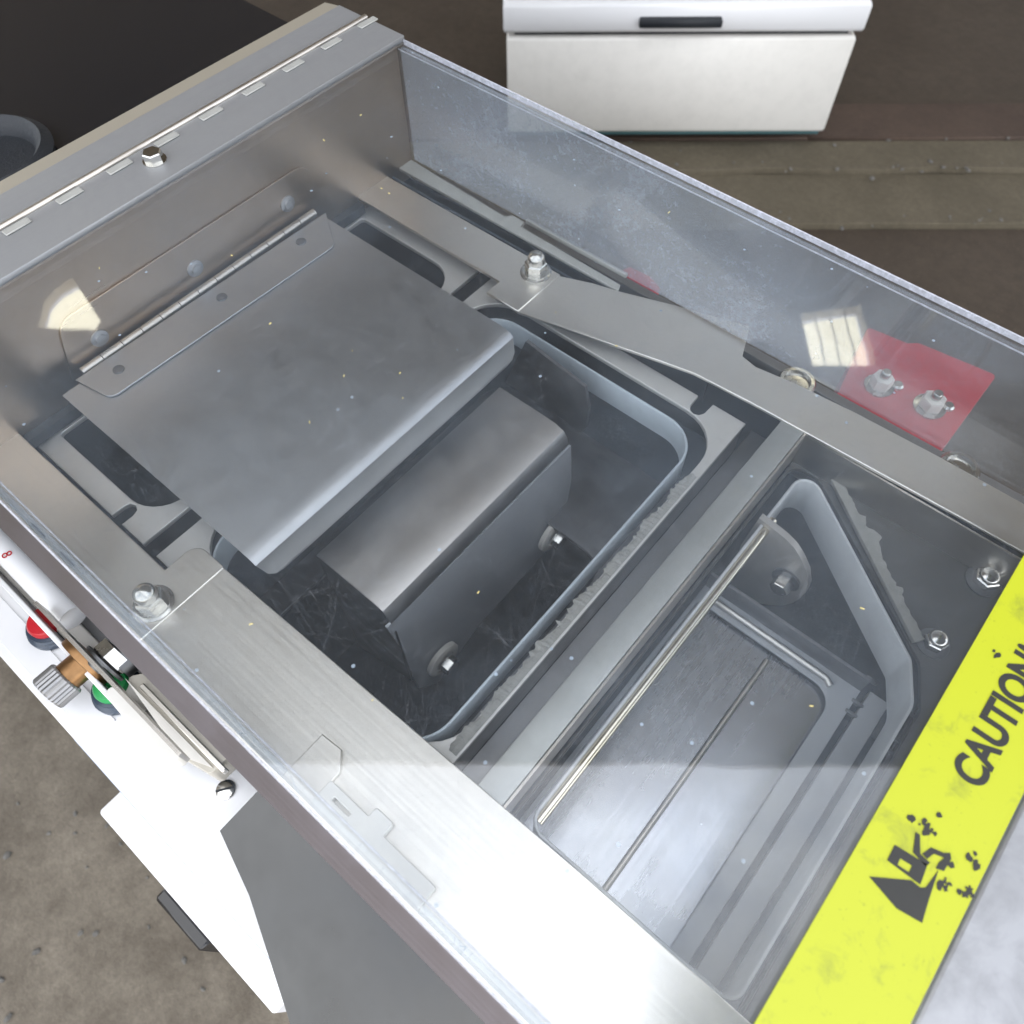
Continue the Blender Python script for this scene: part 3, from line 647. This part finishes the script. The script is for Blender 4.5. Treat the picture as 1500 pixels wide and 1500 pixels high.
# hairline scratches: fine raised-edge scores across the sheet, wiped mostly along its length
hm = bpy.data.materials.new('scratch'); hm.use_nodes = True; t = hm.node_tree; t.nodes.clear()
o_ = N(t, 'ShaderNodeOutputMaterial'); a_ = N(t, 'ShaderNodeBsdfTransparent'); b_ = N(t, 'ShaderNodeBsdfDiffuse'); b_.inputs[0].default_value = (.8, .84, .9, 1); m_ = N(t, 'ShaderNodeMixShader'); m_.inputs[0].default_value = .12
t.links.new(a_.outputs[0], m_.inputs[1]); t.links.new(b_.outputs[0], m_.inputs[2]); t.links.new(m_.outputs[0], o_.inputs[0])
rr_ = random.Random(77); verts = []; faces = []
cl_ = [(rr_.uniform(-.47, .07), rr_.uniform(.01, .42), rr_.uniform(0, math.pi), rr_.uniform(.015, .06)) for _ in range(110)]
for i in range(7000):
    if i % 5:
        cx, cy, ca, cs = rr_.choice(cl_); x = rr_.gauss(cx, cs); y = rr_.gauss(cy, cs); a0 = rr_.gauss(ca, .35)
    else: x = rr_.uniform(-.48, .07); y = rr_.uniform(0, .43); a0 = rr_.random()*math.pi
    L_ = min(.09, rr_.expovariate(1/.014)+.003); w_ = rr_.choice((.000012, .00002, .00002, .00003, .00005)); cv_ = rr_.gauss(0, 5); n_s = 5; st = []
    for k in range(n_s+1):
        if not (-.481 < x < .0715 and -.006 < y < .430): break
        st.append((x, y, a0)); a0 += cv_*L_/n_s; x += math.cos(a0)*L_/n_s; y += math.sin(a0)*L_/n_s
    if len(st) < 3: continue
    b0 = len(verts)
    for x_, y_, q_ in st:
        verts += [(x_-math.sin(q_)*w_, y_+math.cos(q_)*w_, CZ+.00015), (x_+math.sin(q_)*w_, y_-math.cos(q_)*w_, CZ+.00015)]
    for k in range(len(st)-1): faces.append((b0+2*k, b0+2*k+1, b0+2*k+3, b0+2*k+2))
me = bpy.data.meshes.new('scratch'); me.from_pydata(verts, [], faces); link('scratch', me, cv, None, hm, 'stuff')

# straw bits and dust lying on the cover
bm = bmesh.new(); rr_ = random.Random(12)
for i in range(22):
    x = rr_.uniform(-.45, .07); y = rr_.uniform(.02, .41); a0 = rr_.random()*3.1; l_ = rr_.uniform(.0004, .0010); w_ = rr_.uniform(.00015, .00028)
    bx = [Vector((l_, w_)), Vector((-l_, w_)), Vector((-l_, -w_)), Vector((l_, -w_))]; rm = Matrix.Rotation(a0, 2)
    b0 = [bm.verts.new((x+(rm @ p).x, y+(rm @ p).y, CZ+.0002)) for p in bx]; b1 = [bm.verts.new((x+(rm @ p).x, y+(rm @ p).y, CZ+.0007)) for p in bx]
    bm.faces.new(b1)
    for k in range(4): bm.faces.new((b0[k], b0[(k+1) % 4], b1[(k+1) % 4], b1[k]))
o = link('straw_bits', bm2me(bm), None, None, debris_m, 'stuff'); tag(o, 'tiny pale straw and dust specks lying on the clear cover', 'dust')

# ------------------------------------------------------------------ other things around
fr_ = bpy.data.objects.new('chest_freezer', None); COL.objects.link(fr_)
fx, fn = loc2(U(1200, 191, ZG+.10)); f0 = wpt(fx, fn); fr_.location = (f0[0], f0[1], ZG); WM['chest_freezer'] = T(f0[0], f0[1], ZG)
tag(fr_, 'white box appliance standing on the floor at the back, its lower edge in view', 'appliance')
def ubox(u0, u1, n0, n1_, z0, z1, bev=.004): return flat([wpt(u0, n0), wpt(u1, n0), wpt(u1, n1_), wpt(u0, n1_)], z0, z1, bevel=bev)
link('cabinet', ubox(fx-.80, fx, fn, fn+.45, ZG+.10, ZG+.34, .008), fr_, None, plate_m)
link('lid', ubox(fx-.805, fx+.005, fn-.006, fn+.455, ZG+.352, ZG+.42, .01), fr_, None, white_m)
link('seal', ubox(fx-.79, fx-.01, fn+.006, fn+.44, ZG+.34, ZG+.352, 0), fr_, None, black_m)
link('handle', ubox(fx-.50, fx-.32, fn-.026, fn-.006, ZG+.37, ZG+.39, .004), fr_, None, black_m)
link('shadow_edge', ubox(fx-.80, fx-.003, fn+.004, fn+.44, ZG+.088, ZG+.099), fr_, None, teal_shade_m)  # teal strip painted in for the shadow under the cabinet's lower edge
for u_ in (fx-.76, fx-.12):
    link('foot', ubox(u_, u_+.06, fn+.12, fn+.2, ZG+.05, ZG+.088), fr_, None, black_m)
bk = bpy.data.objects.new('black_stove', None); COL.objects.link(bk); bk.location = (-.9, .2, ZG); WM['black_stove'] = T(-.9, .2, ZG)
tag(bk, 'black machine with round rim standing behind the hinged end of the steel machine', 'machine')
link('body', box(-1.5, -.578, .06, .50, ZG, .02, .01), bk, None, black_gloss)
bmr = bmesh.new()
link('rim', lathe([(.055, 0), (.058, .010), (.050, .016), (.043, .010), (.040, .002)], 40), bk, T(-.74, .17, .0205), black_m)
# pebbles and chips on the ground
bm = bmesh.new(); rr_ = random.Random(21)
for i in range(420):
    if i < 260: x = rr_.uniform(-1.6, .1); y = rr_.uniform(-1.2, -.1); s_ = rr_.uniform(.002, .008); z = ZG
    else:
        u_ = rr_.uniform(-1.0, 2.6); n_q = rr_.choice([n2, n3, n1])+rr_.gauss(0, .02); x, y = wpt(u_, n_q); s_ = rr_.uniform(.003, .009); z = ZG+.045
    M = T(x, y, z+s_*.2) @ Matrix.Rotation(rr_.random()*6, 4, 'Z') @ Matrix.Diagonal((s_, s_*rr_.uniform(.5, .9), s_*.45, 1))
    bmesh.ops.create_icosphere(bm, subdivisions=1, radius=1, matrix=M)
for v in bm.verts: v.co += Vector((rr_.uniform(-1, 1), rr_.uniform(-1, 1), 0))*.0008
o = link('pebbles', bm2me(bm), None, None, ground('stone_chips', (.10, .095, .09), (.2, .19, .17), 30), 'stuff'); tag(o, 'small stone chips scattered over the grey brown ground', 'pebbles')
